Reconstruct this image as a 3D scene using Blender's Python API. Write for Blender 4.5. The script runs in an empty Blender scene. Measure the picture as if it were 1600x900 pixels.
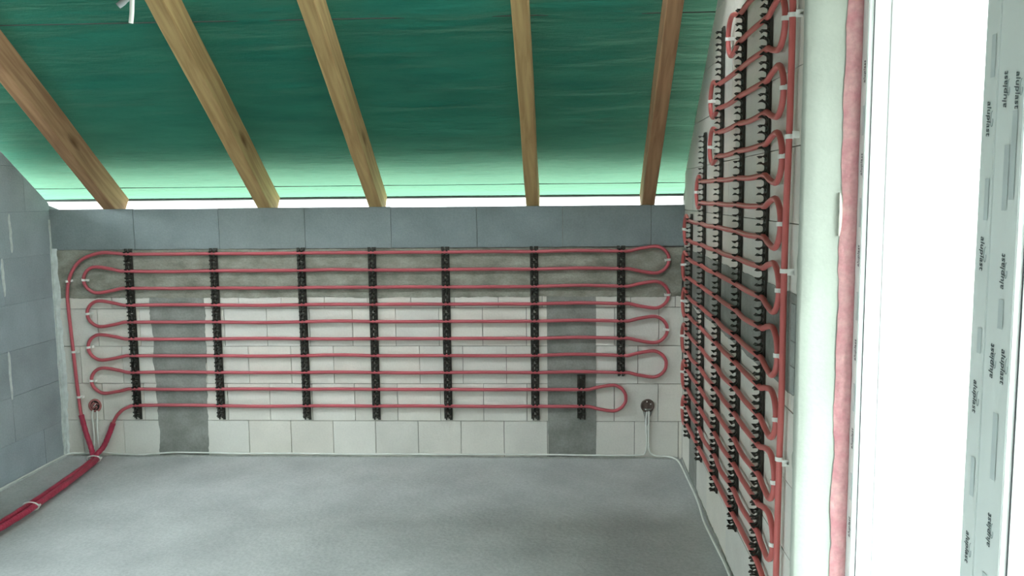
import bpy, bmesh, math, random
from mathutils import Vector, Matrix, noise
R = math.radians
random.seed(7)
sc = bpy.context.scene
C = sc.collection

# ---------------------------------------------------------------- camera
W = 3.681          # room width (left wall x = 0, right wall x = W), back wall at y = 0, floor z = 0
H = 1.477          # knee wall height at the back
TA = 0.7336        # roof slope
TH = math.atan(TA)
F, CX, CY = 1341.04, 825.55, 457.30
PITCH, YAW, ROLL = R(6.487), R(2.707), R(-0.536)
fw = Vector((-math.sin(YAW)*math.cos(PITCH), math.cos(YAW)*math.cos(PITCH), -math.sin(PITCH)))
rt = Vector((math.cos(YAW), math.sin(YAW), 0)); up = rt.cross(fw)
rt2 = math.cos(ROLL)*rt + math.sin(ROLL)*up
up2 = -math.sin(ROLL)*rt + math.cos(ROLL)*up
cam = bpy.data.cameras.new('camera'); cam_o = bpy.data.objects.new('camera', cam); C.objects.link(cam_o)
M = Matrix((rt2, up2, -fw)).transposed().to_4x4(); M.translation = Vector((3.0253, -4.8938, 1.5366))
cam_o.matrix_world = M
cam.sensor_width = 36; cam.lens = 36*F/1600
cam.shift_x = (800-CX)/1600; cam.shift_y = (CY-450)/1600
cam.clip_start = .02
sc.camera = cam_o

# ---------------------------------------------------------------- light and exposure
wd = bpy.data.worlds.new('overcast_sky'); sc.world = wd; wd.use_nodes = True
nt = wd.node_tree; bg = nt.nodes['Background']
tc = nt.nodes.new('ShaderNodeTexCoord'); sp = nt.nodes.new('ShaderNodeSeparateXYZ')
rp = nt.nodes.new('ShaderNodeValToRGB'); ma = nt.nodes.new('ShaderNodeMath'); ma.operation = 'MULTIPLY_ADD'
ma.inputs[1].default_value = .5; ma.inputs[2].default_value = .5
nt.links.new(tc.outputs['Generated'], sp.inputs[0]); nt.links.new(sp.outputs['Z'], ma.inputs[0])
nt.links.new(ma.outputs[0], rp.inputs[0]); nt.links.new(rp.outputs[0], bg.inputs[0])
SKY = ((.44, (.20, .21, .19)), (.50, (.32, .34, .33)), (.58, (.45, .49, .49)), (.67, (1.3, 1.45, 1.48)), (.80, (2.9, 3.25, 3.35)), (.95, (3.1, 3.5, 3.65)))   # ground, tree line, cloud
el = rp.color_ramp.elements
while len(el) < len(SKY): el.new(.5)
for e, (p_, c_) in zip(el, SKY): e.position = p_; e.color = (*c_, 1)
bg.inputs[1].default_value = 1.0
sc.view_settings.view_transform = 'Standard'; sc.view_settings.look = 'None'
sc.view_settings.gamma = 1; sc.view_settings.use_curve_mapping = False
sc.view_settings.exposure = 3.56
def portal(name, loc, sx, sy, rot):
    l = bpy.data.lights.new(name, 'AREA'); l.shape = 'RECTANGLE'; l.size = sx; l.size_y = sy; l.energy = 1
    l.cycles.is_portal = True
    o = bpy.data.objects.new(name, l); C.objects.link(o); o.location = loc; o.rotation_euler = rot
portal('window_daylight', (W+.34, -4.0, 1.2), 2.4, 3.2, (0, R(90), 0))    # only guides sampling through the opening
portal('added_left_window_portal', (-.34, -3.0, 1.52), 1.0, 4.2, (0, R(-90), 0))  # guides sampling through the added left openings
portal('eaves_daylight', (W/2, .45, 1.45), 5.2, 1.1, (R(-90), 0, 0))

# ---------------------------------------------------------------- helpers
def tag(o, label=None, cat=None, group=None, kind=None):
    if label: o['label'] = label
    if cat: o['category'] = cat
    if group: o['group'] = group
    if kind: o['kind'] = kind
    return o
def empty(name, loc=(0, 0, 0)):
    o = bpy.data.objects.new(name, None); C.objects.link(o); o.location = loc; o.empty_display_size = .05
    return o
def link(name, me, m=None, parent=None):
    if m and not me.materials: me.materials.append(m)
    o = bpy.data.objects.new(name, me); C.objects.link(o)
    if parent: o.parent = parent
    return o
def obj(name, bm, m, parent=None, smooth=False):
    me = bpy.data.meshes.new(name); bmesh.ops.recalc_face_normals(bm, faces=bm.faces[:]) ; bm.to_mesh(me); bm.free()
    if smooth:
        for p in me.polygons: p.use_smooth = True
    return link(name, me, m, parent)
def box(bm, x0, x1, y0, y1, z0, z1):
    v = [bm.verts.new((x, y, z)) for x in (x0, x1) for y in (y0, y1) for z in (z0, z1)]
    for q in ((0,1,3,2), (4,6,7,5), (0,4,5,1), (2,3,7,6), (0,2,6,4), (1,5,7,3)): bm.faces.new([v[i] for i in q])
    return v
def catmull(P, n=8):
    P = [Vector(p) for p in P]; out = []
    Q = [P[0]*2-P[1]] + P + [P[-1]*2-P[-2]]
    for i in range(1, len(Q)-2):
        a, b, c, d = Q[i-1:i+3]
        for k in range(n):
            t = k/n
            out.append(.5*((2*b)+(c-a)*t+(2*a-5*b+4*c-d)*t*t+(3*b-a-3*c+d)*t**3))
    out.append(P[-1]); return out
def tube(bm, pts, r, seg=8, cap=True):
    pts = [Vector(p) for p in pts]; rings = []; nrm = None
    for i, p in enumerate(pts):
        t = (pts[min(i+1, len(pts)-1)]-pts[max(i-1, 0)]).normalized()
        if nrm is None: nrm = t.orthogonal().normalized()
        nrm = (nrm - t*nrm.dot(t)).normalized(); b = t.cross(nrm)
        rr = r(i) if callable(r) else r
        rings.append([bm.verts.new(p+(nrm*math.cos(a)+b*math.sin(a))*rr) for a in [2*math.pi*k/seg for k in range(seg)]])
    for A, B in zip(rings, rings[1:]):
        for k in range(seg): bm.faces.new((A[k], A[(k+1) % seg], B[(k+1) % seg], B[k]))
    if cap: bm.faces.new(rings[0][::-1]); bm.faces.new(rings[-1])
def prism(bm, poly, f0, f1):
    """poly: 2-D outline; f0/f1 map (u,v) to a 3-D point on either face"""
    a = [bm.verts.new(f0(*p)) for p in poly]; b = [bm.verts.new(f1(*p)) for p in poly]
    bm.faces.new(a); bm.faces.new(b[::-1])
    for i in range(len(a)):
        j = (i+1) % len(a); bm.faces.new((a[i], a[j], b[j], b[i]))

def mat(name, col, rough=.85, var=.12, scale=6, bump=.0, bscale=60, col2=None, attr=False, metallic=0, stretch=None, detail=6, fine=0.0, spec=.3):
    m = bpy.data.materials.new(name); m.use_nodes = True; n = m.node_tree.nodes; L = m.node_tree.links
    b = n['Principled BSDF']; b.inputs['Roughness'].default_value = rough; b.inputs['Metallic'].default_value = metallic
    b.inputs['Specular IOR Level'].default_value = spec
    g = n.new('ShaderNodeNewGeometry'); src = g.outputs['Position']
    if stretch:
        mp = n.new('ShaderNodeMapping'); mp.inputs['Scale'].default_value = stretch; L.new(src, mp.inputs[0]); src = mp.outputs[0]
    t = n.new('ShaderNodeTexNoise'); t.inputs['Scale'].default_value = scale; t.inputs['Detail'].default_value = detail
    L.new(src, t.inputs['Vector'])
    r = n.new('ShaderNodeValToRGB'); r.color_ramp.elements[0].position = .3; r.color_ramp.elements[1].position = .7
    c2 = col2 or tuple(min(1, c*(1+var)) for c in col); c1 = col if col2 else tuple(c*(1-var) for c in col)
    r.color_ramp.elements[0].color = (*c1, 1); r.color_ramp.elements[1].color = (*c2, 1)
    L.new(t.outputs['Fac'], r.inputs[0]); out = r.outputs[0]
    if fine:
        t3 = n.new('ShaderNodeTexNoise'); t3.inputs['Scale'].default_value = 90; t3.inputs['Detail'].default_value = 4
        L.new(src, t3.inputs['Vector'])
        mr = n.new('ShaderNodeMapRange'); mr.inputs['From Min'].default_value = .3; mr.inputs['From Max'].default_value = .7
        mr.inputs['To Min'].default_value = 1-fine; mr.inputs['To Max'].default_value = 1+fine; L.new(t3.outputs['Fac'], mr.inputs['Value'])
        mx = n.new('ShaderNodeVectorMath'); mx.operation = 'SCALE'; L.new(out, mx.inputs[0]); L.new(mr.outputs[0], mx.inputs['Scale']); out = mx.outputs[0]
    if attr:
        a = n.new('ShaderNodeAttribute'); a.attribute_name = 'tint'
        mx = n.new('ShaderNodeVectorMath'); mx.operation = 'MULTIPLY'; L.new(out, mx.inputs[0]); L.new(a.outputs['Color'], mx.inputs[1]); out = mx.outputs[0]
    L.new(out, b.inputs['Base Color'])
    if bump:
        t2 = n.new('ShaderNodeTexNoise'); t2.inputs['Scale'].default_value = bscale; t2.inputs['Detail'].default_value = 5
        L.new(src, t2.inputs['Vector'])
        bp = n.new('ShaderNodeBump'); bp.inputs['Strength'].default_value = bump; bp.inputs['Distance'].default_value = .01
        L.new(t2.outputs['Fac'], bp.inputs['Height']); L.new(bp.outputs[0], b.inputs['Normal'])
    return m

M_silic = mat('white_silicate_block', (.70, .68, .62), .9, .06, 5, .15, 90, attr=True, fine=.03)
M_aer = mat('grey_aerated_block', (.235, .27, .275), .95, .10, 6, .25, 120, attr=True, fine=.06)
M_mort = mat('joint_mortar', (.20, .19, .175), .95, .3, 20, .3)
M_conc = mat('grey_cast_concrete', (.19, .185, .15), .9, .2, 8, .35, 40, col2=(.36, .355, .30), fine=.12, stretch=(1, 1, 1.8))
M_conc2 = mat('grey_column_concrete', (.20, .205, .185), .9, .2, 8, .35, 40, col2=(.31, .315, .29), fine=.10)
M_left = mat('blue_grey_block', (.345, .395, .425), .95, .14, 4, .25, 100, attr=True, fine=.05)
M_screed = mat('grey_screed', (.375, .385, .38), .8, .12, 3.2, .35, 45, col2=(.475, .487, .48), fine=.10)
M_base = mat('wall_foot_mortar', (.44, .45, .42), .9, .15, 18, .4, 60, fine=.08)
M_pale = mat('pale_mortar', (.62, .66, .64), .9, .12, 30, .4, 80)
M_plast = mat('pale_green_plaster', (.44, .465, .415), .8, .04, 8, .12, 60, fine=.02)
M_foam = mat('pink_adhesive', (.60, .25, .28), .85, .12, 22, .5, 60, col2=(.70, .40, .40), fine=.08)
M_pvc = mat('white_window_plastic', (.86, .88, .87), .35, .01, 3)
M_film = mat('greenish_protective_film', (.88, .94, .92), .35, .03, 6, .15, 30, stretch=(1, 1, .25))
M_ink = mat('grey_film_ink', (.06, .08, .09), .6, .1)
M_ink2 = mat('pale_film_ink', (.64, .71, .71), .6, .1)
M_ink3 = mat('mid_grey_film_ink', (.38, .44, .44), .6, .1)
M_gask = mat('grey_rubber_gasket', (.10, .10, .11), .6, .1)
M_gaskl = mat('pale_grey_gasket', (.55, .53, .54), .6, .05)
M_black = mat('black_clip_rail_plastic', (.038, .036, .029), .55, .25, 30)
M_pipe = mat('red_heating_pipe', (.50, .095, .115), .38, .10, 4, spec=.5)
M_pipe2 = mat('coral_heating_pipe', (.56, .125, .115), .38, .10, 4, spec=.5)
M_sleeve = mat('crimson_pipe_sleeve', (.42, .03, .07), .4, .25, 14, .4, 120, spec=.5)
M_white = mat('white_clip_plastic', (.85, .84, .80), .45, .02)
M_cable = mat('white_cable_sheath', (.78, .80, .75), .6, .08, 12)
M_cableg = mat('grey_cable_sheath', (.32, .33, .34), .6, .08, 12)
M_box = mat('pink_electrical_box', (.42, .16, .15), .6, .25, 40, .3)
M_boxd = mat('brown_electrical_box', (.13, .095, .08), .7, .3, 40, .3)
M_dark = mat('dark_cavity', (.03, .028, .025), .9, .2)
M_cover = mat('added_cover_underside', (.62, .58, .52), .9, .2)  # pale tone set to bounce light onto the membrane
M_out = mat('light_screen_block', (.34, .34, .32), .9, .1)  # colour of the added screening wall and canopy

def wood(name, base, dark):
    m = bpy.data.materials.new(name); m.use_nodes = True; n = m.node_tree.nodes; L = m.node_tree.links
    b = n['Principled BSDF']; b.inputs['Roughness'].default_value = .75; b.inputs['Specular IOR Level'].default_value = .25
    t0 = n.new('ShaderNodeTexCoord'); src = t0.outputs['Object']
    mp = n.new('ShaderNodeMapping'); mp.inputs['Scale'].default_value = (14, .9, 14); L.new(src, mp.inputs[0])
    t = n.new('ShaderNodeTexNoise'); t.inputs['Scale'].default_value = 2.2; t.inputs['Detail'].default_value = 7; t.inputs['Distortion'].default_value = .6
    L.new(mp.outputs[0], t.inputs['Vector'])
    r = n.new('ShaderNodeValToRGB'); r.color_ramp.elements[0].position = .33; r.color_ramp.elements[1].position = .62
    r.color_ramp.elements[0].color = (*dark, 1); r.color_ramp.elements[1].color = (*base, 1); L.new(t.outputs['Fac'], r.inputs[0])
    mk = n.new('ShaderNodeMapping'); mk.inputs['Scale'].default_value = (5, 1.5, 5); L.new(src, mk.inputs[0])
    v = n.new('ShaderNodeTexVoronoi'); v.inputs['Scale'].default_value = 1.0; L.new(mk.outputs[0], v.inputs['Vector'])
    k = n.new('ShaderNodeValToRGB'); k.color_ramp.elements[0].position = .05; k.color_ramp.elements[1].position = .16
    k.color_ramp.elements[0].color = (.32, .22, .16, 1); k.color_ramp.elements[1].color = (1, 1, 1, 1); L.new(v.outputs['Distance'], k.inputs[0])
    mx = n.new('ShaderNodeVectorMath'); mx.operation = 'MULTIPLY'; L.new(r.outputs[0], mx.inputs[0]); L.new(k.outputs[0], mx.inputs[1])
    L.new(mx.outputs[0], b.inputs['Base Color'])
    bp = n.new('ShaderNodeBump'); bp.inputs['Strength'].default_value = .25; bp.inputs['Distance'].default_value = .004
    L.new(t.outputs['Fac'], bp.inputs['Height']); L.new(bp.outputs[0], b.inputs['Normal'])
    return m
M_wood = wood('sawn_pine', (.56, .39, .18), (.38, .235, .10))
M_wood2 = wood('reddish_sawn_pine', (.47, .28, .15), (.30, .16, .085))

def membrane_mat():
    m = bpy.data.materials.new('green_roof_membrane'); m.use_nodes = True; n = m.node_tree.nodes; L = m.node_tree.links
    for x in list(n): n.remove(x)
    o = n.new('ShaderNodeOutputMaterial'); d = n.new('ShaderNodeBsdfDiffuse'); t = n.new('ShaderNodeBsdfTranslucent'); mx = n.new('ShaderNodeMixShader')
    g = n.new('ShaderNodeNewGeometry'); mp = n.new('ShaderNodeMapping'); mp.inputs['Scale'].default_value = (1.2, 5, 5); L.new(g.outputs['Position'], mp.inputs[0])
    ns = n.new('ShaderNodeTexNoise'); ns.inputs['Scale'].default_value = 2.0; ns.inputs['Detail'].default_value = 6; L.new(mp.outputs[0], ns.inputs['Vector'])
    r = n.new('ShaderNodeValToRGB'); r.color_ramp.elements[0].position = .3; r.color_ramp.elements[1].position = .72
    r.color_ramp.elements[0].color = (.012, .135, .104, 1); r.color_ramp.elements[1].color = (.028, .20, .145, 1)
    L.new(ns.outputs['Fac'], r.inputs[0]); L.new(r.outputs[0], d.inputs[0])
    t.inputs[0].default_value = (.125, .225, .145, 1); mx.inputs[0].default_value = .20
    w = n.new('ShaderNodeTexNoise'); w.inputs['Scale'].default_value = 120; L.new(g.outputs['Position'], w.inputs['Vector'])
    bp = n.new('ShaderNodeBump'); bp.inputs['Strength'].default_value = .3; bp.inputs['Distance'].default_value = .003
    mp2 = n.new('ShaderNodeMapping'); mp2.inputs['Scale'].default_value = (1.4, 11, 11); mp2.inputs['Rotation'].default_value = (0, 0, .06); L.new(g.outputs['Position'], mp2.inputs[0])
    w2 = n.new('ShaderNodeTexNoise'); w2.inputs['Scale'].default_value = 1.6; w2.inputs['Detail'].default_value = 5; w2.inputs['Roughness'].default_value = .6; L.new(mp2.outputs[0], w2.inputs['Vector'])
    bq = n.new('ShaderNodeBump'); bq.inputs['Strength'].default_value = .8; bq.inputs['Distance'].default_value = .035
    L.new(w2.outputs['Fac'], bq.inputs['Height']); L.new(bq.outputs[0], bp.inputs['Normal'])
    L.new(w.outputs['Fac'], bp.inputs['Height']); L.new(bp.outputs[0], d.inputs['Normal']); L.new(bp.outputs[0], t.inputs['Normal'])
    L.new(d.outputs[0], mx.inputs[1]); L.new(t.outputs[0], mx.inputs[2]); L.new(mx.outputs[0], o.inputs[0]); return m
M_memb = membrane_mat()
def glass_mat():
    m = bpy.data.materials.new('clear_window_glass'); m.use_nodes = True; n = m.node_tree.nodes; L = m.node_tree.links
    for x in list(n): n.remove(x)
    o = n.new('ShaderNodeOutputMaterial'); g = n.new('ShaderNodeBsdfGlossy'); g.inputs['Roughness'].default_value = 0.02
    t = n.new('ShaderNodeBsdfTransparent'); t.inputs[0].default_value = (.95, .98, .96, 1)
    fr = n.new('ShaderNodeFresnel'); fr.inputs[0].default_value = 1.35; mx = n.new('ShaderNodeMixShader')
    gg = n.new('ShaderNodeNewGeometry'); iv = n.new('ShaderNodeMath'); iv.operation = 'SUBTRACT'; iv.inputs[0].default_value = 1; L.new(gg.outputs['Backfacing'], iv.inputs[1])
    mu = n.new('ShaderNodeMath'); mu.operation = 'MULTIPLY'; L.new(fr.outputs[0], mu.inputs[0]); L.new(iv.outputs[0], mu.inputs[1]); L.new(mu.outputs[0], mx.inputs[0]); L.new(t.outputs[0], mx.inputs[1]); L.new(g.outputs[0], mx.inputs[2]); L.new(mx.outputs[0], o.inputs[0]); return m
M_glass = glass_mat()

# block courses ------------------------------------------------------------------
def clip_poly(poly, fn):
    out = []
    for i in range(len(poly)):
        a, b = poly[i], poly[(i+1) % len(poly)]; fa, fb = fn(*a), fn(*b)
        if fa >= 0: out.append(a)
        if (fa >= 0) != (fb >= 0):
            t = fa/(fa-fb); out.append((a[0]+(b[0]-a[0])*t, a[1]+(b[1]-a[1])*t))
    return out
def blocks(bm, rects, mp, top=None, gap=.0035, depth=.012, tints=(.93, 1.05)):
    """each block a shallow slab with sunk joints round it; mp(u, z, d): d = distance out of the wall core"""
    lay = bm.loops.layers.color.get('tint') or bm.loops.layers.float_color.get('tint') or bm.loops.layers.float_color.new('tint')
    for (u0, u1, z0, z1, *gg) in rects:
        gz = gap/2; gu = (gg[0] if gg else gap)/2
        poly = [(u0+gu, z0+gz), (u1-gu, z0+gz), (u1-gu, z1-gz), (u0+gu, z1-gz)]
        if top: poly = clip_poly(poly, lambda u, z: top(u)-z)
        if len(poly) < 3: continue
        jit = random.uniform(-.0008, .0008)
        nf = len(bm.faces)
        prism(bm, poly, lambda u, z: mp(u, z, 0), lambda u, z: mp(u, z, depth+jit))
        bm.faces.ensure_lookup_table(); k = random.uniform(*tints); w = random.uniform(-.015, .015)
        for f in bm.faces[nf:]:
            for l in f.loops: l[lay] = (k+w, k, k-w, 1)
def jagged(a, b, n, amp, seed=0):
    """points from a to b with a rough, trowelled deviation"""
    a = Vector(a); b = Vector(b); d = b-a; nr = Vector((-d.y, d.x)).normalized(); out = []
    for i in range(n):
        t = i/n; p = a+d*t
        s = noise.noise(Vector((t*d.length*9, seed*3.7, 0)))+.6*noise.noise(Vector((t*d.length*40, seed*3.7, 5)))
        out.append(tuple(p+nr*s*amp*(0 if i == 0 else 1)))
    return out

# ================================================================= STRUCTURE
# floor
bm = bmesh.new(); nx, ny = 70, 110; X0, X1, Y0, Y1 = -.02, W+.02, -6.3, .02; g = []
for j in range(ny+1):
    row = []
    for i in range(nx+1):
        x = X0+(X1-X0)*i/nx; y = Y0+(Y1-Y0)*j/ny
        e = min(max(0, x), max(0, W-x), max(0, -y))
        z = -.006+.003*noise.noise(Vector((x*2, y*2, 0)))+ .010*math.exp(-e/.05)*(1+.8*noise.noise(Vector((x*6, y*6, 3))))
        row.append(bm.verts.new((x, y, z)))
    g.append(row)
for j in range(ny):
    for i in range(nx): bm.faces.new((g[j][i], g[j][i+1], g[j+1][i+1], g[j+1][i]))
fl = obj('floor', bm, M_screed, smooth=True); tag(fl, kind='structure', label='rough grey screed floor')
bm = bmesh.new(); box(bm, -.3, W+.3, -6.6, .3, -.25, -.02); sub = obj('floor_slab', bm, M_conc, fl)

# back wall: block courses in front of a mortar core
YB = .012   # block faces stand at y = 0, core face at y = .012
bwm = lambda u, z, d: (u, YB-d, z)
bm = bmesh.new(); box(bm, -.3, W+.3, YB, .24, -.02, H-.006)
back = obj('wall_back', bm, M_mort); tag(back, kind='structure', label='low back knee wall of white blocks below a concrete band and grey blocks')
ru = .2232; bwid = .2534
rects = []
for k in range(5):
    off = (1.377 if k % 2 == 0 else 1.259) if k != 2 and k != 4 else (1.395 if k == 2 else 1.352)
    if k == 3: off = 1.26
    z0, z1 = k*ru, min((k+1)*ru, .96) if k == 4 else (k+1)*ru
    u = off-bwid*6
    while u < W:
        a, b = max(u, 0.004), min(u+bwid, W)
        if b-a > .02: rects.append((a, b, z0, z1))
        u += bwid
bm = bmesh.new(); blocks(bm, rects, bwm, gap=.0036, tints=(.95, 1.04))
obj('white_blocks', bm, M_silic, back)
js = [0.0, .499, 1.003, 1.508, 2.009, 2.503, 2.992, 3.492, W]
bm = bmesh.new(); blocks(bm, [(a, b, 1.241, H+random.uniform(-.002, .003)) for a, b in zip(js, js[1:])], bwm, gap=.003, depth=.014, tints=(.93, 1.05))
obj('grey_blocks', bm, M_aer, back)
# cast ring beam and two columns, spread a little over the block faces
poly = jagged((.003, .957), (W, .955), 200, .008, 1) + jagged((W, 1.236), (.003, 1.240), 160, .0025, 2)
bm = bmesh.new(); prism(bm, poly, lambda u, z: (u, YB, z), lambda u, z: (u, -.003, z))
obj('concrete_beam', bm, M_conc, back)
for k, (a, b, a2, b2, z0) in enumerate(((.578, .875, .570, .895, 0), (2.903, 3.181, 2.898, 3.181, 0))):
    amp = .010 if k == 0 else .003
    poly = jagged((a, -.01), (b, -.01), 2, 0) + jagged((b, -.01), (b2, .965), 60, amp, 4+k) + jagged((b2, .965), (a2, .965), 2, 0) + jagged((a2, .965), (a, -.01), 60, amp, 8+k)
    bm = bmesh.new(); prism(bm, poly, lambda u, z: (u, YB, z), lambda u, z: (u, -.0022, z))
    obj('concrete_column', bm, M_conc2, back)
# mortar skirting line where screed meets the wall
poly = [(0.02, -.01), (W-.02, -.01)] + jagged((W-.02, .012), (.02, .012), 120, .006, 12)
bm = bmesh.new(); prism(bm, poly, lambda u, z: (u, 0, z), lambda u, z: (u, -.006, z)); obj('mortar_line', bm, M_base, back)

# left gable wall
ltop = lambda s: min(H+.035+.72*s, 4)
lwm = lambda u, z, d: (-.012+d, -u, z)
poly = [(-.24, -.02), (6.3, -.02), (6.3, 4.0), (2.0, 4.0)]
poly = [(-.24, -.02), (6.3, -.02), (6.3, 2.70), (1.62, 2.70), (0, H+.03), (-.24, H-.03)]
bm = bmesh.new()
LZ0, LZ1 = 1.05, 2.0; ADDED_WIN_L = ((1.0, 1.85), (3.6, 5.0))        # two openings added in the left wall, out of view, for extra daylight
(LA, LB), (LC, LD) = ADDED_WIN_L
for poly in ([(-.24, -.02), (LA, -.02), (LA, ltop(LA)-.01), (0, H+.03), (-.24, H-.03)], [(LA, -.02), (6.3, -.02), (6.3, LZ0), (LA, LZ0)],
             [(LB, LZ0), (LC, LZ0), (LC, LZ1), (LB, LZ1)], [(LD, LZ0), (6.3, LZ0), (6.3, LZ1), (LD, LZ1)],
             [(LA, LZ1), (6.3, LZ1), (6.3, 2.7), (1.64, 2.7), (LA, ltop(LA)-.01)]):
    prism(bm, poly, lambda u, z: (-.3, -u, z), lambda u, z: (-.012, -u, z))
left = obj('wall_left', bm, mat('left_joint_mortar', (.22, .25, .265), .95, .2, 20)); tag(left, kind='structure', label='blue grey block gable wall on the left')
rects = []
for k in range(12):
    z0, z1 = -.03+.25*k, .22+.25*k; u = -(.05 if k % 2 else .32)-.0
    off = {0: .20, 1: .455, 2: .455, 3: .25, 4: .45, 5: .366, 6: .22}.get(k, .3)
    u = off-.5*2
    while u < 6.3:
        a, b = max(u, 0), min(u+.5, 6.3)
        for la, lb in ADDED_WIN_L:
            if a < lb and b > la and z1 > LZ0 and z0 < LZ1:
                if b > lb: a = lb
                else: b = min(b, la)
        if b-a > .02: rects.append((a, b, z0, z1))
        u += .5
bm = bmesh.new(); blocks(bm, rects, lwm, top=lambda u: min(ltop(u), 2.7), gap=.0018, tints=(.955, 1.045))
obj('grey_blocks', bm, M_left, left)
def smear(s, z0, z1, w, seed, off=.003):
    poly = []
    n = 22
    for i in range(n+1):
        t = i/n; q = w*(math.sin(math.pi*min(1, max(0, t*1.0)))**.35)*(.8+.5*noise.noise(Vector((t*5, seed, 0))))+.0015
        poly.append((s-q+.006*noise.noise(Vector((t*3, seed, 8))), z0+(z1-z0)*t))
    for i in range(n, -1, -1):
        t = i/n; q = w*(math.sin(math.pi*min(1, max(0, t)))**.35)*(.8+.5*noise.noise(Vector((t*5, seed+4, 0))))+.0015
        poly.append((s+q+.006*noise.noise(Vector((t*3, seed, 8))), z0+(z1-z0)*t))
    bm = bmesh.new(); prism(bm, poly, lambda u, z: (-.001, -u, z), lambda u, z: (off, -u, z))
    obj('mortar_smear', bm, M_pale, left)
smear(.366, 1.25, 1.463, .010, 1); smear(.453, 1.02, 1.225, .010, 2); smear(.458, .457, .722, .009, 3)
for k, (la, lb) in enumerate(ADDED_WIN_L):
    w2 = empty('window_%d' % (k+2), (-.15, -(la+lb)/2, LZ0)); tag(w2, kind='structure', label='%s added unseen window in the left wall' % ('nearer the back wall,' if k == 0 else 'beside the viewpoint,'))
    bm = bmesh.new()
    for q in ((-la-.05, -la, LZ0, LZ1), (-lb, -lb+.05, LZ0, LZ1), (-lb, -la, LZ0, LZ0+.05), (-lb, -la, LZ1-.05, LZ1)): box(bm, -.20, -.12, *q)
    o = obj('frame', bm, M_pvc, w2); o.matrix_parent_inverse = Matrix.Translation(-Vector(w2.location))
# white filler running down the corner of left and back wall
poly = [(0, -.0)] + [(0, 1.25)] + jagged((.035, 1.25), (.028, 0), 70, .012, 21)
bm = bmesh.new(); prism(bm, poly, lambda u, z: (u, -.0005, z), lambda u, z: (u*.6, -.009, z)); 
obj('corner_filler', bm, M_pale, left)
poly = [(0, 0), (0, 1.42)] + jagged((.018, 1.42), (.028, 0), 70, .008, 22)
bm = bmesh.new(); prism(bm, poly, lambda u, z: (-.001, -u, z), lambda u, z: (.003, -u, z)); obj('corner_filler', bm, M_pale, left)
poly = [(0, -.01), (3.5, -.01)] + jagged((3.5, .012), (0, .014), 120, .008, 23)
bm = bmesh.new(); prism(bm, poly, lambda u, z: (-.001, -u, z), lambda u, z: (.012, -u, z)); obj('mortar_line', bm, M_pale, left)

# right gable wall with the tall window opening
SJ, SE, ZT, ZB = 2.435, 5.60, 2.36, .06      # far jamb, near jamb, head, sill
rtop = lambda s: H+.175+TA*s
rwm = lambda u, z, d: (W+.012-d, -u, z)
TK = .243
def rprism(bm, poly): prism(bm, poly, lambda u, z: (W+.012, -u, z), lambda u, z: (W+TK, -u, z))
bm = bmesh.new()
cap = 2.80; sc_ = (cap-H-.17)/TA
rprism(bm, [(-.24, -.02), (SJ, -.02), (SJ, cap), (sc_, cap), (0, H+.165), (-.24, H-.02)])
rprism(bm, [(SJ, ZT), (SE, ZT), (SE, cap), (SJ, cap)]); rprism(bm, [(SJ, -.02), (SE, -.02), (SE, ZB), (SJ, ZB)])
rprism(bm, [(SE, -.02), (6.3, -.02), (6.3, cap), (SE, cap)])
right = obj('wall_right', bm, M_mort); tag(right, kind='structure', label='white block gable wall on the right with the window opening')
rects = []; offs = [.13, .0, .2, .07, .16]
def course(z0, z1, i, s0=0, s1=SJ-.012):
    u = -offs[i % 5]
    while u < s1:
        a, b = max(u, s0), min(u+bwid*2, s1)
        if b-a > .01: rects.append((a, b, z0, z1, .0007))
        u += bwid*2
for k in range(4): course(k*ru, (k+1)*ru, k)
course(4*ru, .955, 4)
for k in range(7): course(1.223+ru*k, 1.223+ru*(k+1), k+1)
for k in range(12): course(k*ru, (k+1)*ru, k, SE+.012, 6.3)
bm = bmesh.new(); blocks(bm, rects, rwm, top=lambda u: min(rtop(u)-.005, 2.79), gap=.003, tints=(.96, 1.03))
obj('white_blocks', bm, M_silic, right)
# concrete band of the ring beam with grey blocks by the window, and the corner column
poly = jagged((0, .95), (SJ-.012, .945), 120, .006, 31) + jagged((SJ-.012, 1.245), (0, 1.235), 120, .004, 32)
bm = bmesh.new(); prism(bm, poly, lambda u, z: (W+.012, -u, z), lambda u, z: (W-.003, -u, z)); obj('concrete_beam', bm, M_conc2, right)
bm = bmesh.new()
for z0, z1 in ((.952, 1.03), (1.034, 1.105), (1.109, 1.215)):
    poly = [(2.375, z0), (SJ-.014, z0)] + [(SJ-.014, z1)] + [(2.372, z1)]
    prism(bm, poly, lambda u, z: (W, -u, z), lambda u, z: (W-.0055, -u, z))
obj('levelling_pieces', bm, mat('mid_grey_concrete', (.33, .35, .33), .9, .12, 12, .4, 60, fine=.08), right)
poly = [(.30, 0), (.56, 0)] + jagged((.56, 0), (.55, .95), 40, .005, 33) + jagged((.30, .95), (.30, 0), 40, .005, 34)
bm = bmesh.new(); prism(bm, poly, lambda u, z: (W+.012, -u, z), lambda u, z: (W-.002, -u, z)); obj('concrete_column', bm, M_conc2, right)
poly = [(0, -.01), (SJ, -.01)] + jagged((SJ, .016), (0, .014), 120, .008, 35)
bm = bmesh.new(); prism(bm, poly, lambda u, z: (W+.001, -u, z), lambda u, z: (W-.007, -u, z)); obj('mortar_line', bm, M_base, right)
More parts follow.
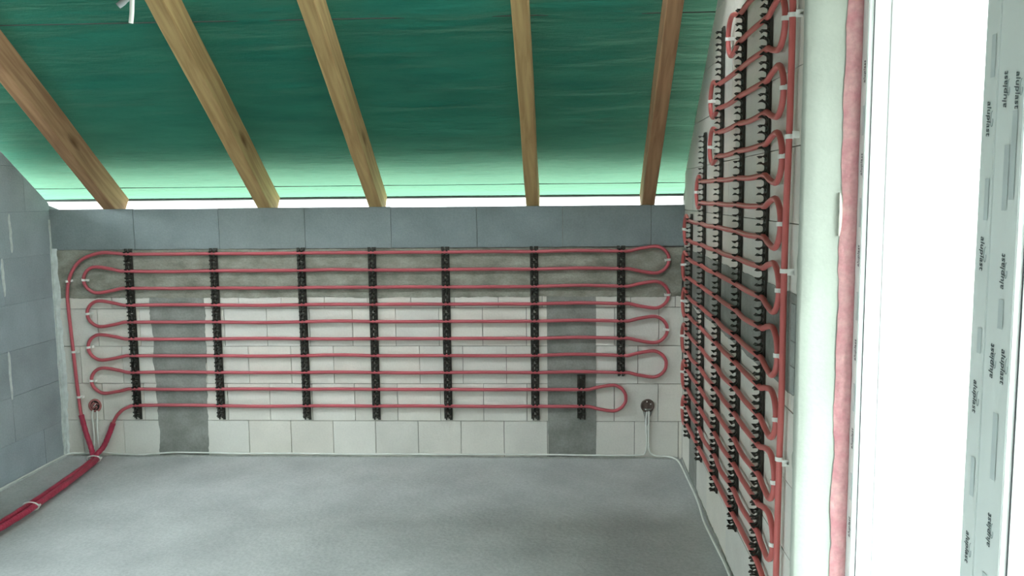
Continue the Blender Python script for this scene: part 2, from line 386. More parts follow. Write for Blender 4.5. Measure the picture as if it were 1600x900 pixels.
# plastered jamb (rough lip on the room side), then the pink adhesive beside the frame
bm = bmesh.new(); N = 160; A = []
for i in range(N+1):
    z = -.0+2.42*i/N
    lip = .006+.010*max(-.5, noise.noise(Vector((z*5, 1, 2))))+.008*noise.noise(Vector((z*28, 3, 2)))
    if abs(z-.76) < .02: lip += .014
    q = .0025*noise.noise(Vector((z*4, 9, 9)))
    prof = [(W+.012, -(SJ-.012-lip)), (W-.0025, -(SJ-.010-lip)), (W-.0055, -(SJ-.004)), (W-.004, -(SJ+.006)), (W+.004, -(SJ+.012)+q),
            (W+.045, -(SJ+.013)+q), (W+.085, -(SJ+.013)+q), (W+.112, -(SJ+.010)+q), (W+.16, -(SJ+.006)), (W+.16, -SJ+.02)]
    A.append([bm.verts.new((x, y, z)) for x, y in prof])
for a, b in zip(A, A[1:]):
    for k in range(len(a)-1): bm.faces.new((a[k], a[k+1], b[k+1], b[k]))
obj('reveal_plaster', bm, M_plast, right, smooth=True)
bm = bmesh.new(); A = []; N = 260
for i in range(N+1):
    z = ZB-.02+2.34*i/N; n1 = noise.noise(Vector((z*7, 3, 1))); n2 = noise.noise(Vector((z*30, 5, 1)))
    x0 = W+.104+.008*n1+.003*n2; x1 = W+.152+.003*n2; row = []
    for k in range(7):
        t = k/6; x = x0+(x1-x0)*t
        th = math.sin(math.pi*min(1, t*1.0+.02))**.5*.007*(1+.8*noise.noise(Vector((z*22, t*4, 7))))+.001
        row.append(bm.verts.new((x, -(SJ+.011)-th, z)))
    A.append(row)
for a, b in zip(A, A[1:]):
    for k in range(6): bm.faces.new((a[k], a[k+1], b[k+1], b[k]))
obj('pink_adhesive', bm, M_foam, right, smooth=True)
# bare spot where the adhesive peeled back beside the plaster
bm = bmesh.new(); poly = []
for i in range(15):
    t = i/14; poly.append((W+.098+.002*noise.noise(Vector((t*6, 1, 1))), 1.415+.12*t))
for i in range(14, -1, -1):
    t = i/14; poly.append((W+.099+.007*math.sin(math.pi*t)**.6, 1.415+.12*t))
prism(bm, poly, lambda u, z: (u, -(SJ+.012), z), lambda u, z: (u, -(SJ+.0235), z)); obj('plaster_chip', bm, mat('cream_plaster', (.8, .78, .7), .8, .05), right)
# near jamb, head lining
bm = bmesh.new(); box(bm, W, W+.243, -SE, -SE+.012, 0, ZT); box(bm, W, W+.243, -SE, -SJ, ZT-.012, ZT)
obj('reveal_plaster', bm, M_plast, right)

# added wall and canopy, out of view, cutting skylight on the jamb
bm = bmesh.new(); box(bm, W+.3, W+3.2, -6.35, -6.05, -.4, 3.4)
box(bm, W+.3, W+1.25, -6.35, -2.0, 2.62, 2.78)
wg = obj('added_light_screen', bm, M_out); tag(wg, kind='structure', label='added unseen wall and canopy that shade the window jamb')
# wall behind the camera and the ceiling over the room
bm = bmesh.new(); box(bm, -.3, W+.3, -6.6, -6.3, -.02, 2.8)
fr = obj('wall_front', bm, mat('front_wall_block', (.26, .26, .24), .9, .08)); tag(fr, kind='structure', label='plain wall behind the viewpoint')
bm = bmesh.new(); box(bm, -.3, W+.3, -6.6, -1.78, 2.72, 2.80)
ce = obj('ceiling', bm, mat('ceiling_boards', (.22, .18, .13), .9, .1)); tag(ce, kind='structure', label='flat collar ceiling above the sloping roof')

# ================================================================= ROOF
DZ = .185
memb_z = lambda y: H+DZ-TA*y
bm = bmesh.new(); nx, ny = 180, 150; xa, xb, ya, yb = -.32, W+.30, -1.78, .175; g = []
RX = [(.32, .395), (1.233, 1.314), (1.883, 1.957), (2.786, 2.858), (3.440, 3.512)]
RC = [(-.55+.4)] + [sum(r)/2 for r in RX] + [4.1]
for j in range(ny+1):
    row = []
    for i in range(nx+1):
        x = xa+(xb-xa)*i/nx; y = ya+(yb-ya)*j/ny
        for a, b in zip(RC, RC[1:]):
            if a <= x <= b: t = (x-a)/(b-a); break
        bay = math.sin(math.pi*t)**.7; s = -y
        fold = noise.noise(Vector((x*.9, y*9, 1)))*.010+noise.noise(Vector((x*1.6+y, y*24+x*.8, 4)))*.013+noise.noise(Vector((x*2.2, y*50, 6)))*.0045
        fold *= bay*(1 if s > -.05 else .25)*(1.2 if x > 2 else .75)
        z = memb_z(y)-.010*bay*min(1, max(0, (s+.17)*4)) + fold
        row.append(bm.verts.new((x, y, z)))
    g.append(row)
for j in range(ny):
    for i in range(nx): bm.faces.new((g[j][i], g[j][i+1], g[j+1][i+1], g[j+1][i]))
mem = obj('roof_membrane', bm, M_memb, smooth=True)
tag(mem, 'dark green translucent roofing membrane stretched over the wooden rafters', 'roofing membrane')
def slope_strip(name, y0, y1, dz0, dz1, m, parent, xx=(-.32, W+.30)):
    bm = bmesh.new(); vs = []
    for x in xx:
        for y, dz in ((y0, dz0), (y1, dz0), (y1, dz1), (y0, dz1)): vs.append(bm.verts.new((x, y, memb_z(y)+dz)))
    for q in ((0,1,2,3), (4,7,6,5), (0,4,5,1), (1,5,6,2), (2,6,7,3), (3,7,4,0)): bm.faces.new([vs[i] for i in q])
    return obj(name, bm, m, parent)
M_hem = mat('dark_hem', (.05, .07, .06), .7, .1)
slope_strip('bottom_hem', .172, .182, -.007, .003, M_hem, mem)
slope_strip('overlap_seam', .080, .083, -.0035, -.0005, M_hem, mem)
slope_strip('overlap_seam', -.935, -.932, -.0115, -.0085, M_hem, mem)
rb = slope_strip('added_roof_cover', -1.95, .12, .32, .35, M_cover, None); tag(rb, label='added unseen roof covering that shapes light on the membrane', kind='structure')  # unseen cover added; its gap and edge shape the membrane's glow

RL = ['leftmost wooden rafter, reddish brown, running off the left edge of the picture',
      'second wooden rafter from the left, with a dark crack and a knot on its edge',
      'middle wooden rafter, pale, with a brown knot high up on it',
      'fourth wooden rafter from the left, standing almost upright in view',
      'rightmost wooden rafter, reddish brown, closest to the wall of black rails']
for k, (a, b) in enumerate(RX):
    w = b-a; L = 2.55; t = DZ*math.cos(TH)-.004
    bm = bmesh.new(); n = 26; A = []
    bev = .004
    for i in range(n+1):
        y = -L+ (L+.12)*i/n
        wob = .003*noise.noise(Vector((y*1.5, k*5, 0)))
        pr = [(-w/2+bev, 0), (w/2-bev, 0), (w/2, bev), (w/2, t-bev), (w/2-bev, t), (-w/2+bev, t), (-w/2, t-bev), (-w/2, bev)]
        wj = .0015*noise.noise(Vector((y*14, k*9, 2)))
        A.append([bm.verts.new((px+wob+(wj if px > 0 else -wj), y, pz)) for px, pz in pr])
    for p, q in zip(A, A[1:]):
        for c in range(8): bm.faces.new((p[c], p[(c+1) % 8], q[(c+1) % 8], q[c]))
    bm.faces.new(A[0]); bm.faces.new(A[-1])
    # cut the overlap into the ceiling: limit the length along the slope
    o = obj('rafter', bm, M_wood2 if k in (0, 4) else M_wood)
    o.location = ((a+b)/2, 0, H+.001); o.rotation_euler = (-TH, 0, 0)
    o.scale = (1, (1.67/math.cos(TH))/L*1.0, 1)
    tag(o, RL[k], 'rafter', 'rafters under the green membrane')
# wall plate carrying nothing visible: the rafter feet notch over the outer edge of the wall

# ================================================================= WINDOW
win = empty('window_1', (W+.15, -SJ-.01, ZB)); tag(win, kind='structure', label='tall white plastic two-pane window in the right wall')
XF = W+.150         # room-side face of the frame
def wbox(name, boxes, m, parent=win, bevel=.0):
    bm = bmesh.new()
    for (x0, x1, s0, s1, z0, z1) in boxes: box(bm, x0, x1, -s1, -s0, z0, z1)
    if bevel: bmesh.ops.bevel(bm, geom=bm.edges[:], offset=bevel, segments=2, affect='EDGES')
    o = obj(name, bm, m, parent); o.matrix_parent_inverse = Matrix.Translation(-Vector(win.location)) if parent is win else Matrix.Translation((0, 0, 0)); return o
zf0, zf1 = ZB, ZT-.012
s0 = SJ+.008; sm0, sm1 = 3.157, 3.309; sn0, sn1 = 4.36, 4.51; sE = SE-.012; XG = XF+.060
LEGS = ((s0, 2.488), (sm0, sm1), (sn0, sn1))
wbox('frame', [(XF, XF+.09, s0, 2.488, zf0, zf1), (XF, XF+.09, sE-.06, sE, zf0, zf1), (XF, XF+.09, s0, sE, zf0, zf0+.09), (XF, XF+.09, s0, sE, zf1-.08, zf1)], M_pvc, bevel=.002)
for a, b in LEGS[1:]: wbox('mullion', [(XF, XF+.09, a, b, zf0+.085, zf1-.075)], M_pvc, bevel=.002)
for a, b in LEGS:
    wbox('glazing_bead', [(XF+.015, XF+.085, b-.002, b+.0045, zf0+.085, zf1-.075)], M_pvc)
    wbox('gasket', [(XF+.0138, XF+.0152, b, b+.0030, zf0+.085, zf1-.075)], M_gask)
for a, b in ((2.488, sm0), (sm1, sn0), (sn1, sE-.06)):
    wbox('glass_pane', [(XG, XG+.024, a-.004, b+.004, zf0+.08, zf1-.07)], M_glass)
    wbox('gasket', [(XG-.002, XG+.001, a+.0045, a+.0065, zf0+.09, zf1-.08)], M_gaskl)
# protective film: on the far frame leg, on the sash stile and on the mullion
def film(a, b, x, z0=zf0+.1, z1=zf1-.08, seed=0):
    bm = bmesh.new(); n = 90; rows = []
    for i in range(n+1):
        z = z0+(z1-z0)*i/n; e = .0008*noise.noise(Vector((z*12, seed, 0)))
        rows.append([bm.verts.new((x-.0006-.0005*abs(noise.noise(Vector((z*7, k*3, seed)))), -(a+(b-a)*k/4+(e if k in (0, 4) else 0)), z)) for k in range(5)])
    for p, q in zip(rows, rows[1:]):
        for k in range(4): bm.faces.new((p[k], p[k+1], q[k+1], q[k]))
    o = obj('protective_film', bm, M_film, win, smooth=True); o.matrix_parent_inverse = Matrix.Translation(-Vector(win.location)); o['label'] = 'greenish printed protective film'
    return o
f1 = film(s0+.001, 2.4865, XF, seed=1)
f2 = film(sm0+.001, 3.211, XF, seed=2)
f3 = film(3.2155, 3.3075, XF, seed=3)
wbox('film_ridge', [(XF-.0035, XF, 3.2115, 3.2150, zf0+.1, zf1-.08)], M_film)
def lettering(parent, s, z, size, flip, x, name='printed_lettering', txt='aluplast', m=None):
    cu = bpy.data.curves.new(name, 'FONT'); cu.body = txt; cu.size = size; cu.align_x = 'CENTER'; cu.align_y = 'CENTER'; cu.extrude = .0002; cu.shear = .15
    t = bpy.data.objects.new(name, cu); C.objects.link(t)
    dg = bpy.context.evaluated_depsgraph_get(); me = bpy.data.meshes.new_from_object(t.evaluated_get(dg)); bpy.data.objects.remove(t)
    me.materials.clear(); me.materials.append(m or M_ink)
    # text baseline runs vertically on the face that looks into the room (-x)
    zax = Vector((-1, 0, 0)); xax = Vector((0, 0, 1 if flip else -1)); yax = zax.cross(xax)
    mt = Matrix((xax, yax, zax)).transposed().to_4x4(); mt.translation = Vector((x, -s, z)); me.transform(mt)
    o = link(name, me, None, parent); return o
def swirl(parent, s, z, x, k=1):
    bm = bmesh.new(); P = []
    for i in range(26):
        a = i/25*5.2; r = .012*(1-i/40); P.append((x, -(s+k*.004)+r*.55*math.sin(a), z+r*1.5*math.cos(a)))
    tube(bm, P, .0006, 4); o = obj('printed_swirl', bm, M_ink3, parent)
def bar(parent, s, z0, z1, w, x):
    bm = bmesh.new(); box(bm, x-.0002, x, -(s+w/2), -(s-w/2), z0, z1); o = obj('printed_bar', bm, M_ink2, parent)
x2, x3, x1 = XF-.0020, XF-.0020, XF-.0020
for z in (1.965, 1.674, 1.416, 1.132, .821, .56):
    lettering(f2, 3.186, z, .022, False, x2); swirl(f2, 3.196, z-.005, x2)
for z0, z1 in ((1.83, 1.75), (1.56, 1.48), (1.27, 1.22), (1.01, .93), (.72, .63)): bar(f2, 3.193, z1, z0, .016, x2)
for s, z, fl_ in ((3.243, 1.721, True), (3.288, 1.716, False), (3.268, 1.387, True), (3.245, 1.214, True), (3.288, 1.212, False), (3.268, .889, True), (3.268, 1.98, True), (3.268, .60, True)):
    lettering(f3, s, z, .022, fl_, x3); swirl(f3, s+.018, z, x3, -1)
for s, z0, z1 in ((3.262, 1.50, 1.62), (3.285, 1.52, 1.68), (3.272, 1.12, .99), (3.27, 1.28, 1.335), (3.262, .80, .69)): bar(f3, s, min(z0, z1), max(z0, z1), .018, x3)
for z in (1.86, 1.611, 1.36, 1.095, .84, .579):
    lettering(f1, SJ+.040, z, .020, True, x1)
for z in (1.73, 1.48, 1.22, .96, .70): bar(f1, SJ+.042, z-.04, z+.04, .014, x1)

# ================================================================= CLIP RAILS
# local frame of a rail: u = along the wall (x), o = out of the wall (y negative = into room), z up. Built for the back wall, turned for the right wall.
def plate_mesh(L, first, thick=.0070):
    """perforated strip; first = distance of the first pipe seat below the top"""
    bm = bmesh.new(); xs = [-.024, -.016, -.008, 0, .008, .016, .024]; nr = 12; h = .1/nr
    holes = {2: (1, 4), 4: (2,), 5: (2, 3), 8: (2,), 9: (2,)}
    t0, t1 = 0.0, -thick; zt = 0; z = 0
    n = int(round(L/h)); cell = {}
    for j in range(n):
        ph = (j*h-first) % .1; r = int(ph/h+1e-6) % nr
        for i in range(6):
            cell[(i, j)] = not (r in holes and i in holes[r])
    # ragged ends: outer cells missing on the last row
    cell[(0, n-1)] = False; cell[(3, n-1)] = False
    V = {}
    def v(i, j, s):
        if (i, j, s) not in V: V[(i, j, s)] = bm.verts.new((xs[i], t0 if s == 0 else t1, -j*h))
        return V[(i, j, s)]
    for (i, j), on in cell.items():
        if not on: continue
        bm.faces.new((v(i, j, 1), v(i+1, j, 1), v(i+1, j+1, 1), v(i, j+1, 1)))
        for di, dj, e in ((-1, 0, ((i, j), (i, j+1))), (1, 0, ((i+1, j+1), (i+1, j))), (0, -1, ((i+1, j), (i, j))), (0, 1, ((i, j+1), (i+1, j+1)))):
            if not cell.get((i+di, j+dj), False):
                (a, b), (c, d) = e; bm.faces.new((v(a, b, 1), v(a, b, 0), v(c, d, 0), v(c, d, 1)))
    me = bpy.data.meshes.new('rail_plate'); bmesh.ops.recalc_face_normals(bm, faces=bm.faces[:]); bm.to_mesh(me); bm.free(); me.materials.append(M_black); return me
def clip_mesh():
    """a pair of curved prongs gripping the pipe, twice across the strip width; origin at the pipe centre height on the wall face"""
    bm = bmesh.new()
    for sgn in (1, -1):
        cen = Vector((-.0165, 0)); prof_o = []; prof_i = []
        for k in range(9):
            a = R(8+ (150-8)*k/8)      # 0 = wall side, towards the room at 180
            prof_i.append((cen.x+.0108*math.cos(a), sgn*.0108*math.sin(a)))
            prof_o.append((cen.x+(.0138-.0012*k/8)*math.cos(a), sgn*(.0138-.0012*k/8)*math.sin(a)))
        tip = (-.0340, sgn*.0135)
        poly = prof_i+[tip]+prof_o[::-1]
        # buttress to the plate
        for u0, u1 in ((-.017, -.006), (.006, .017)):
            prism(bm, poly, lambda o, z: (u0, o, z), lambda o, z: (u1, o, z))
            prism(bm, [(0, sgn*.006), (-.0085, sgn*.0095), (-.0165, sgn*.0135), (-.0105, sgn*.0165), (-.0075, sgn*.0235), (0, sgn*.025)], lambda o, z: (u0, o, z), lambda o, z: (u1, o, z))
    bmesh.ops.recalc_face_normals(bm, faces=bm.faces[:])
    me = bpy.data.meshes.new('clip'); bm.to_mesh(me); bm.free(); me.materials.append(M_black); return me
CLIP = clip_mesh()
def rail(loc, rotz, top, bottom, pipe0, label, group, tilt=0):
    """top/bottom heights; pipe0 = height of the topmost pipe seat"""
    L = top-bottom
    r = empty('pipe_clip_rail', loc); r.rotation_euler = (0, tilt, rotz)
    tag(r, label, 'pipe rail', group)
    link('rail_plate', plate_mesh(L, top-pipe0, .0070 if rotz else .0035), None, r).location = (0, 0, top-loc[2])
    z = pipe0
    while z > bottom+.008:
        link('clip', CLIP, None, r).location = (0, 0, z-loc[2]); z -= .05
    return r
names = ['leftmost full-height black clip rail on the back wall, next to the looped pipe ends',
         'second black clip rail from the left, just right of the left concrete column',
         'third black clip rail from the left on the back wall',
         'middle black clip rail of the seven tall ones on the back wall',
         'fifth black clip rail from the left on the back wall',
         'sixth black clip rail on the back wall, just left of the right concrete column',
         'rightmost tall black clip rail on the back wall, ending higher than the others']
for k, (x, b) in enumerate(((.459, .228), (.965, .228), (1.480, .228), (1.894, .230), (2.319, .230), (2.829, .230), (3.324, .500))):
    rail((x, -.003, b), 0, 1.247, b, 1.217, names[k], 'black clip rails on the back wall')
rail((3.096, -.0025, .236), 0, .502, .236, .467, 'short black clip rail low on the right concrete column of the back wall', 'black clip rails on the back wall')
names = ['shortest black clip rail on the right wall, nearest the back corner',
         'second black clip rail from the back corner on the right wall',
         'middle black clip rail on the right wall, its top beside the green membrane',
         'fourth black clip rail from the back corner on the right wall',
         'black clip rail on the right wall nearest the window, biggest in view']
RS = [.318, .733, 1.178, 1.612, 2.025]
for k, (s, t) in enumerate(zip(RS, (1.43, 1.823, 2.225, 2.225, 2.225))):
    p0 = {0: 1.393, 1: 1.793}.get(k, 2.193)
    rail((W-.003, -s, .232), R(-90), t, .232, p0, names[k], 'black clip rails on the right wall')

# ================================================================= HEATING PIPES
OUT = .0195
def side_loop(ua, ue, za, zb, mid_amp=.026):
    """from anchor (ua, za) out to the bulb at ue and back to (ua, zb); za and zb may be in either order"""
    d = 1 if ue > ua else -1; L = abs(ue-ua); s = 1 if za > zb else -1; zm = (za+zb)/2; r = abs(za-zb)/2+mid_amp
    rr = min(r, L*.55); j = random.uniform(-.004, .004)
    P = [(ua+d*.045, za+s*.001)]
    if L > .2: P += [(ua+d*(L-rr)*.55, za+s*mid_amp*.55)]
    P += [(ue-d*rr, zm+s*r), (ue-d*rr*.42, zm+s*r*.80), (ue-d*rr*.08, zm+s*r*.40), (ue, zm+j), (ue-d*rr*.08, zm-s*r*.40), (ue-d*rr*.42, zm-s*r*.80), (ue-d*rr, zm-s*r)]
    if L > .2: P += [(ua+d*(L-rr)*.55, zb-s*mid_amp*.55)]
    P += [(ua+d*.045, zb-s*.001)]
    return P
def wav(u, z, seed): return z+.0035*noise.noise(Vector((u*1.6, seed*7.3, 0)))
# --- back wall circuit
rows = [1.217-.1*k for k in range(10)]
bx = [.459, .965, 1.480, 1.894, 2.319, 2.829, 3.324]
le = {1: .190, 3: .198, 5: .190, 7: .196}; re_ = {0: 3.592, 2: 3.592, 4: 3.586, 6: 3.582, 8: 3.353}
P = [(.330, -1.60, .018), (.335, -1.15, .018), (.322, -.88, .018), (.285, -.5, .018), (.235, -.14, .018), (.205, -.075, .030), (.178, -.045, .075), (.145, -.03, .16), (.121, -.024, .26), (.106, -.020, .44), (.099, -.02, .60), (.091, -.02, .78),
     (.085, -.02, .92), (.090, -.02, 1.02), (.115, -.02, 1.10), (.160, -.02, 1.165), (.225, -.02, 1.205), (.31, -.02, 1.226), (.40, -.02, 1.222)]
pipe_pts = [tuple(p) for p in P]; n_sleeve_a = 10
for k in range(10):
    xs = [b for b in bx if not (k >= 8 and b > 3)]
    if k >= 8: xs = xs+[3.096]
    mids = []
    for a, b in zip(xs, xs[1:]): mids += [(a, 0), ((a+b)/2, 1)]
    mids.append((xs[-1], 0))
    if k % 2: mids = mids[::-1]
    for i, (x, mflag) in enumerate(mids):
        off = .007*noise.noise(Vector((x*2, k*7, 1))) if mflag else 0
        if mflag and 2.829 < x < 3.324 and k < 8: off += .006
        pipe_pts.append((x, -OUT, rows[k]+off))
    if k in re_: pipe_pts += [(u, -OUT, z) for u, z in side_loop(xs[-1], re_[k], rows[k], rows[k+1])]
    if k in le: pipe_pts += [(u, -OUT, z) for u, z in side_loop(bx[0], le[k], rows[k], rows[k+1])]
tail = [(.415, -.021, .309), (.375, -.021, .290), (.338, -.021, .255), (.312, -.022, .21), (.285, -.03, .14), (.255, -.045, .07), (.232, -.10, .030), (.262, -.155, .018), (.318, -.5, .018), (.362, -.88, .018), (.376, -1.15, .018), (.37, -1.60, .018)]
pipe_pts += tail
bm = bmesh.new(); tube(bm, catmull(pipe_pts, 7), .0098, 9)
pb = obj('heating_pipe', bm, M_pipe, smooth=True)
tag(pb, 'long red heating pipe looping across the back wall and running out over the floor', 'heating pipe')
bm = bmesh.new(); cp = catmull(P[:9], 8)
tube(bm, cp, lambda i: .0150+.0008*math.sin(i*1.9), 10); o = obj('pipe_sleeve', bm, M_sleeve, pb, smooth=True); o['label'] = 'crimson sleeve on the riser by the corner'
bm = bmesh.new(); cp = catmull(tail[3:], 8)
tube(bm, cp, lambda i: .0155+.0008*math.sin(i*2.3), 10); o = obj('pipe_sleeve', bm, M_sleeve, pb, smooth=True); o['label'] = 'crimson sleeve on the lower pipe end'

# --- right wall circuit: u = distance from back wall
rr_rows = [2.193-.1*k for k in range(20)]          # row 0 is the topmost
rail_from = [2, 2, 1, 1, 1, 1] ; 
left_end = {0: 1.366, 2: .955, 4: .955, 6: .565, 8: .135, 10: .085, 12: .095, 14: .085, 16: .110, 18: .128}
first_rail = {0: 3, 1: 3, 2: 2, 3: 2, 4: 2, 5: 2, 6: 1, 7: 1}
xr = lambda s, z, o=OUT: (W-o, -s, z)
Q = [(2.324, .03), (2.324, .25), (2.326, .45), (2.330, .70), (2.340, .95), (2.335, 1.2), (2.338, 1.45), (2.354, 1.7), (2.360, 1.95), (2.356, 2.1), (2.335, 2.20), (2.25, 2.245), (2.14, 2.215)]
pts = [(W-.05, -2.34, .012), ] + [xr(s, z) for s, z in Q]
for k in range(19):
    f = first_rail.get(k, 0); xs = RS[f:]
    mids = []
    for a, b in zip(xs, xs[1:]): mids += [(a, 0), ((a+b)/2, 1)]
    mids.append((xs[-1], 0))
    if k % 2 == 0: mids = mids[::-1]
    for s, mf in mids:
        off = .010*noise.noise(Vector((s*2, k*5, 9))) - .003 if mf else 0
        oo = abs(.016*noise.noise(Vector((s*3, k*3.3, 4)))) if mf else 0
        pts.append(xr(s, rr_rows[k]+off, OUT+oo))
    if k % 2 == 0 and k in left_end:
        pts += [xr(u, z, OUT) for u, z in side_loop(xs[0], left_end[k], rr_rows[k], rr_rows[k+1])]
    if k % 2 == 1 and k < 19:
        pts += [xr(u, z, OUT) for u, z in side_loop(RS[-1], 2.278, rr_rows[k], rr_rows[k+1])]
# row 18 goes left and its loop returns along row 19
xs = RS
for s in (.318, .53, .733, .955, 1.178, 1.4, 1.612, 1.82, 2.025): pts.append(xr(s, rr_rows[19]))
pts += [xr(2.15, .275), xr(2.23, .23), xr(2.265, .15), xr(2.27, .05), (W-.05, -2.285, .014)]
bm = bmesh.new(); tube(bm, catmull(pts, 7), .0098, 9)
pr = obj('heating_pipe', bm, M_pipe2, smooth=True)
tag(pr, 'coral red heating pipe looping over the right wall, with a straight run beside the window', 'heating pipe')

# ================================================================= SMALL WHITE PIPE CLAMPS
def clamp_mesh(kind):
    """local: pipe runs along z at origin, wall at y = +OUT; arm reaches towards +x"""
    bm = bmesh.new(); h = .0065; seg = 14; r0, r1 = .0102, .0128
    for (za, zb) in ((-h, h),):
        ring = []
        for k in range(seg):
            a = 2*math.pi*k/seg; ring.append([bm.verts.new((rr*math.cos(a), rr*math.sin(a), z)) for rr, z in ((r0, za), (r1, za), (r1, zb), (r0, zb))])
        for k in range(seg):
            p, q = ring[k], ring[(k+1) % seg]
            for c in range(4): bm.faces.new((p[c], p[(c+1) % 4], q[(c+1) % 4], q[c]))
    if kind == 0:
        box(bm, .008, .024, .002, OUT+.002, -.005, .005); box(bm, .020, .025, -.001, OUT+.002, -.007, .007)
    else:
        box(bm, .008, .040, .004, .010, -.006, .006); box(bm, .036, .041, .000, OUT+.002, -.010, .010); box(bm, .027, .041, .012, OUT+.002, -.0045, .0045)
    bmesh.ops.recalc_face_normals(bm, faces=bm.faces[:])
    me = bpy.data.meshes.new('pipe_clamp'); bm.to_mesh(me); bm.free(); me.materials.append(M_white); return me
K0, K1 = clamp_mesh(0), clamp_mesh(1)
def clamp(me, loc, rotz, label, group):
    o = link('pipe_clamp', me); o.location = loc; o.rotation_euler = (0, random.uniform(-.12, .12), rotz); tag(o, label, 'pipe clamp', group)
gB = 'white clamps on the back wall pipe'; gR = 'white clamps on the right wall pipe'
for x, z, lb in ((.0925, 1.060, 'white clamp high on the leftmost upright pipe, beside the concrete band'),
                 (.099, .640, 'white clamp halfway up the leftmost upright pipe on the back wall'),
                 (.111, .368, 'white clamp low on the leftmost upright pipe, level with the pink electrical box')):
    clamp(K0, (x, -.020, z), 0, lb, gB)
for k, (x, z) in enumerate(((le[1], 1.067), (le[3], .867), (le[5], .667), (le[7], .467))):
    clamp(K0, (x, -OUT, z), 0, 'white clamp on the %s pipe loop at the left end of the back wall' % ['topmost', 'second', 'third', 'lowest'][k], gB)
for k, (x, z) in enumerate(((re_[0], 1.167), (re_[2], .967), (re_[4], .767))):
    clamp(K0, (x, -OUT, z), math.pi, 'white clamp on the %s pipe loop at the right end of the back wall' % ['topmost', 'second', 'third'][k], gB)
ords = ['topmost', 'second', 'third', 'fourth', 'fifth', 'sixth', 'seventh', 'eighth', 'ninth', 'lowest']
for k in range(10):
    s = left_end[2*k]; z = (rr_rows[2*k]+rr_rows[2*k+1])/2
    clamp(K0, (W-OUT, -s, z), R(-90), 'white clamp on the %s far pipe loop of the right wall, counted from the top' % ords[k], gR)
for k in range(9):
    z = (rr_rows[2*k+1]+rr_rows[2*k+2])/2
    clamp(K0, (W-OUT, -2.278, z), R(-90), 'white clamp on the %s window-side pipe loop of the right wall, counted downwards' % (ords[k] if k < 8 else 'lowest'), gR)
for k, (s, z) in enumerate(((2.358, 2.037), (2.354, 1.696), (2.336, 1.307), (2.330, .735))):
    clamp(K1, (W-OUT, -s, z), R(-90), 'long white T-shaped clamp, %s on the straight pipe beside the window' % ['topmost', 'second from top', 'third from top', 'lowest'][k], gR)

# ================================================================= CABLE TIES ON THE BUNDLE
def tie(cx, cy, cz, dirv, a, b, label):
    d = Vector(dirv).normalized(); side = Vector((0, 0, 1)).cross(d).normalized(); upv = d.cross(side)
    bm = bmesh.new(); pts = []
    for k in range(25):
        t = 2*math.pi*k/24; pts.append(Vector((cx, cy, cz))+side*a*math.cos(t)+upv*b*math.sin(t)+d*.006*math.cos(t))
    tube(bm, pts, .0040, 6); e = pts[0]
    tube(bm, [e, e+side*.008+upv*.012], .0045, 6)
    o = obj('cable_tie', bm, M_white, smooth=True); tag(o, label, 'cable tie', 'white ties round the red pipe bundle')
tie(.235, -.120, .019, (.1, -1, 0), .042, .0205, 'white tie round the two red pipes where they meet the floor')
tie(.342, -.88, .018, (.05, -1, 0), .043, .0205, 'white tie round the two red pipes on the floor near the left edge')

# ================================================================= ELECTRICAL BOXES AND CABLES
def ebox(x, z, m, label, pink):
    t = empty('electrical_box', (x, 0, z)); tag(t, label, 'electrical box', 'round electrical boxes in the back wall')
    bm = bmesh.new(); n = 26; A = []
    prof = [(.040, .0), (.039, -.007), (.033, -.010), (.030, -.008), (.0285, -.003), (.0285, -.0008)]
    for i in range(n):
        a = 2*math.pi*i/n; e = 1+.06*noise.noise(Vector((math.cos(a)*1.5, math.sin(a)*1.5, x)))
        A.append([bm.verts.new((r*e*math.cos(a), y, r*e*math.sin(a))) for r, y in prof])
    for i in range(n):
        p, q = A[i], A[(i+1) % n]
        for c in range(len(prof)-1): bm.faces.new((p[c], p[c+1], q[c+1], q[c]))
    obj('rim', bm, m, t, smooth=True)
    bm = bmesh.new(); c = [bm.verts.new((.0287*math.cos(2*math.pi*i/n), -.0012, .0287*math.sin(2*math.pi*i/n))) for i in range(n)]; c2 = [bm.verts.new((v.co.x, -.0004, v.co.z)) for v in c]
    bm.faces.new(c); bm.faces.new(c2[::-1])
    for i in range(n): bm.faces.new((c[i], c[(i+1) % n], c2[(i+1) % n], c2[i]))
    obj('back_plate', bm, M_dark if pink else M_boxd, t)
    bm = bmesh.new()
    if pink:
        for k in range(4):
            a = k*1.5+.3; tube(bm, catmull([(.022*math.cos(a), -.004, .022*math.sin(a)), (.018*math.cos(a+1), -.012, .018*math.sin(a+1)), (.008*math.cos(a+2.2), -.015, .01*math.sin(a+2.2)), (.015*math.cos(a+3), -.008, .012*math.sin(a+3))], 5), .0028, 6)
        obj('coiled_wires', bm, M_box, t, smooth=True)
        bm = bmesh.new(); tube(bm, catmull([(-.012, -.005, -.016), (.002, -.016, .002), (.012, -.012, .014)], 6), .0026, 6); obj('wire_end', bm, M_white, t, smooth=True)
    else:
        for dx, dz in ((-.003, .026), (.018, .012), (-.010, -.020)):
            bmesh.ops.create_icosphere(bm, subdivisions=2, radius=.0042, matrix=Matrix.Translation((dx, -.011, dz)))
        obj('white_screw', bm, M_white, t, smooth=True)
    return t
ebox(.198, .312, M_box, 'round pink electrical box with coiled wires, low on the left of the back wall', True)
ebox(3.478, .318, M_boxd, 'round brown electrical box with white screws, low on the right of the back wall', False)
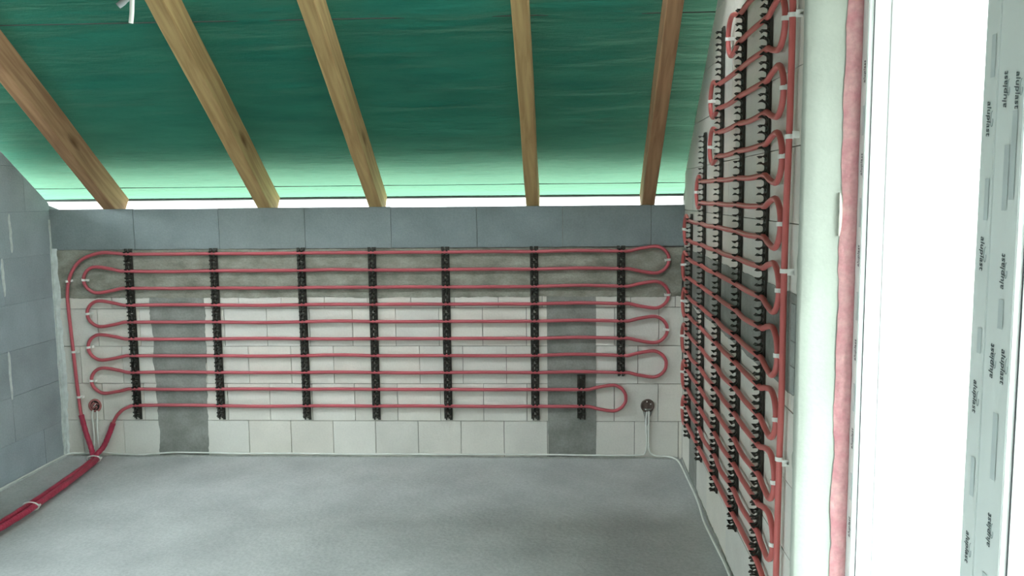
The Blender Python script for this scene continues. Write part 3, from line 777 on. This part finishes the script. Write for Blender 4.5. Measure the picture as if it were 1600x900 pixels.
# plaster dab under the right box
bm = bmesh.new(); prism(bm, [(3.447, .30), (3.512, .30), (3.500, .262), (3.489, .245), (3.478, .20), (3.466, .205), (3.462, .25)], lambda u, z: (u, 0, z), lambda u, z: (u, -.005, z))
obj('mortar_dab', bm, M_conc2, back)
def cable(P, label, m=M_cable, r=.0048, group='pale cables along the foot of the walls'):
    bm = bmesh.new(); tube(bm, catmull(P, 6), r, 7); o = obj('electrical_cable', bm, m, smooth=True); tag(o, label, 'cable', group); return o
cable([(.030, -3.6, .020), (.024, -1.2, .019), (.020, -.69, .019), (.018, -.38, .020), (.018, -.12, .021), (.030, -.022, .021), (.09, -.014, .022), (.160, -.014, .024), (.180, -.014, .05), (.184, -.012, .12), (.182, -.012, .20), (.180, -.012, .255), (.190, -.014, .285)],
      'pale cable from along the left wall up to the pink electrical box')
Pm = [(.214, -.014, .282), (.211, -.012, .24), (.206, -.012, .18), (.207, -.012, .10), (.215, -.013, .045), (.255, -.014, .026)]
for i in range(1, 16):
    x = .255+(3.44-.255)*i/16; Pm.append((x, -.013, .026+.005*noise.noise(Vector((x*2, 3, 3)))-(.010 if .45 < x < .62 else 0)))
Pm += [(3.430, -.013, .026), (3.465, -.013, .040), (3.474, -.012, .09), (3.472, -.012, .17), (3.470, -.013, .235), (3.474, -.016, .286)]
cable(Pm, 'pale cable along the foot of the back wall between the two electrical boxes')
cable([(3.486, -.016, .288), (3.486, -.013, .22), (3.485, -.012, .12), (3.490, -.013, .055), (3.515, -.014, .026), (3.58, -.018, .022), (3.625, -.045, .020), (3.648, -.12, .020), (3.656, -.37, .019), (3.660, -.73, .019), (3.650, -1.0, .019), (3.654, -1.21, .019), (3.662, -1.57, .019), (3.63, -1.95, .019), (3.59, -2.2, .019), (3.58, -2.5, .019), (3.62, -3.4, .019)],
      'pale cable from the brown electrical box round the corner and along the right wall')
# loose wires hanging from the ceiling near the viewpoint
hc = empty('hanging_cable', (2.378, -3.6, 2.72)); tag(hc, 'white cable end hanging beside a shorter grey wire at the top left', 'cable')
bm = bmesh.new(); tube(bm, catmull([(.0, 0, 0), (.004, .002, -.30), (.002, 0, -.62), (-.001, 0, -.85), (-.003, 0, -.90), (-.006, 0, -.922)], 8), .0034, 9); obj('white_wire', bm, M_white, hc, smooth=True)
bm = bmesh.new(); tube(bm, catmull([(-.01, .01, 0), (-.012, .01, -.4), (-.010, .01, -.80), (-.013, .008, -.875), (-.017, .006, -.888), (-.026, .004, -.896)], 8), .0046, 9); obj('grey_wire', bm, M_cableg, hc, smooth=True)
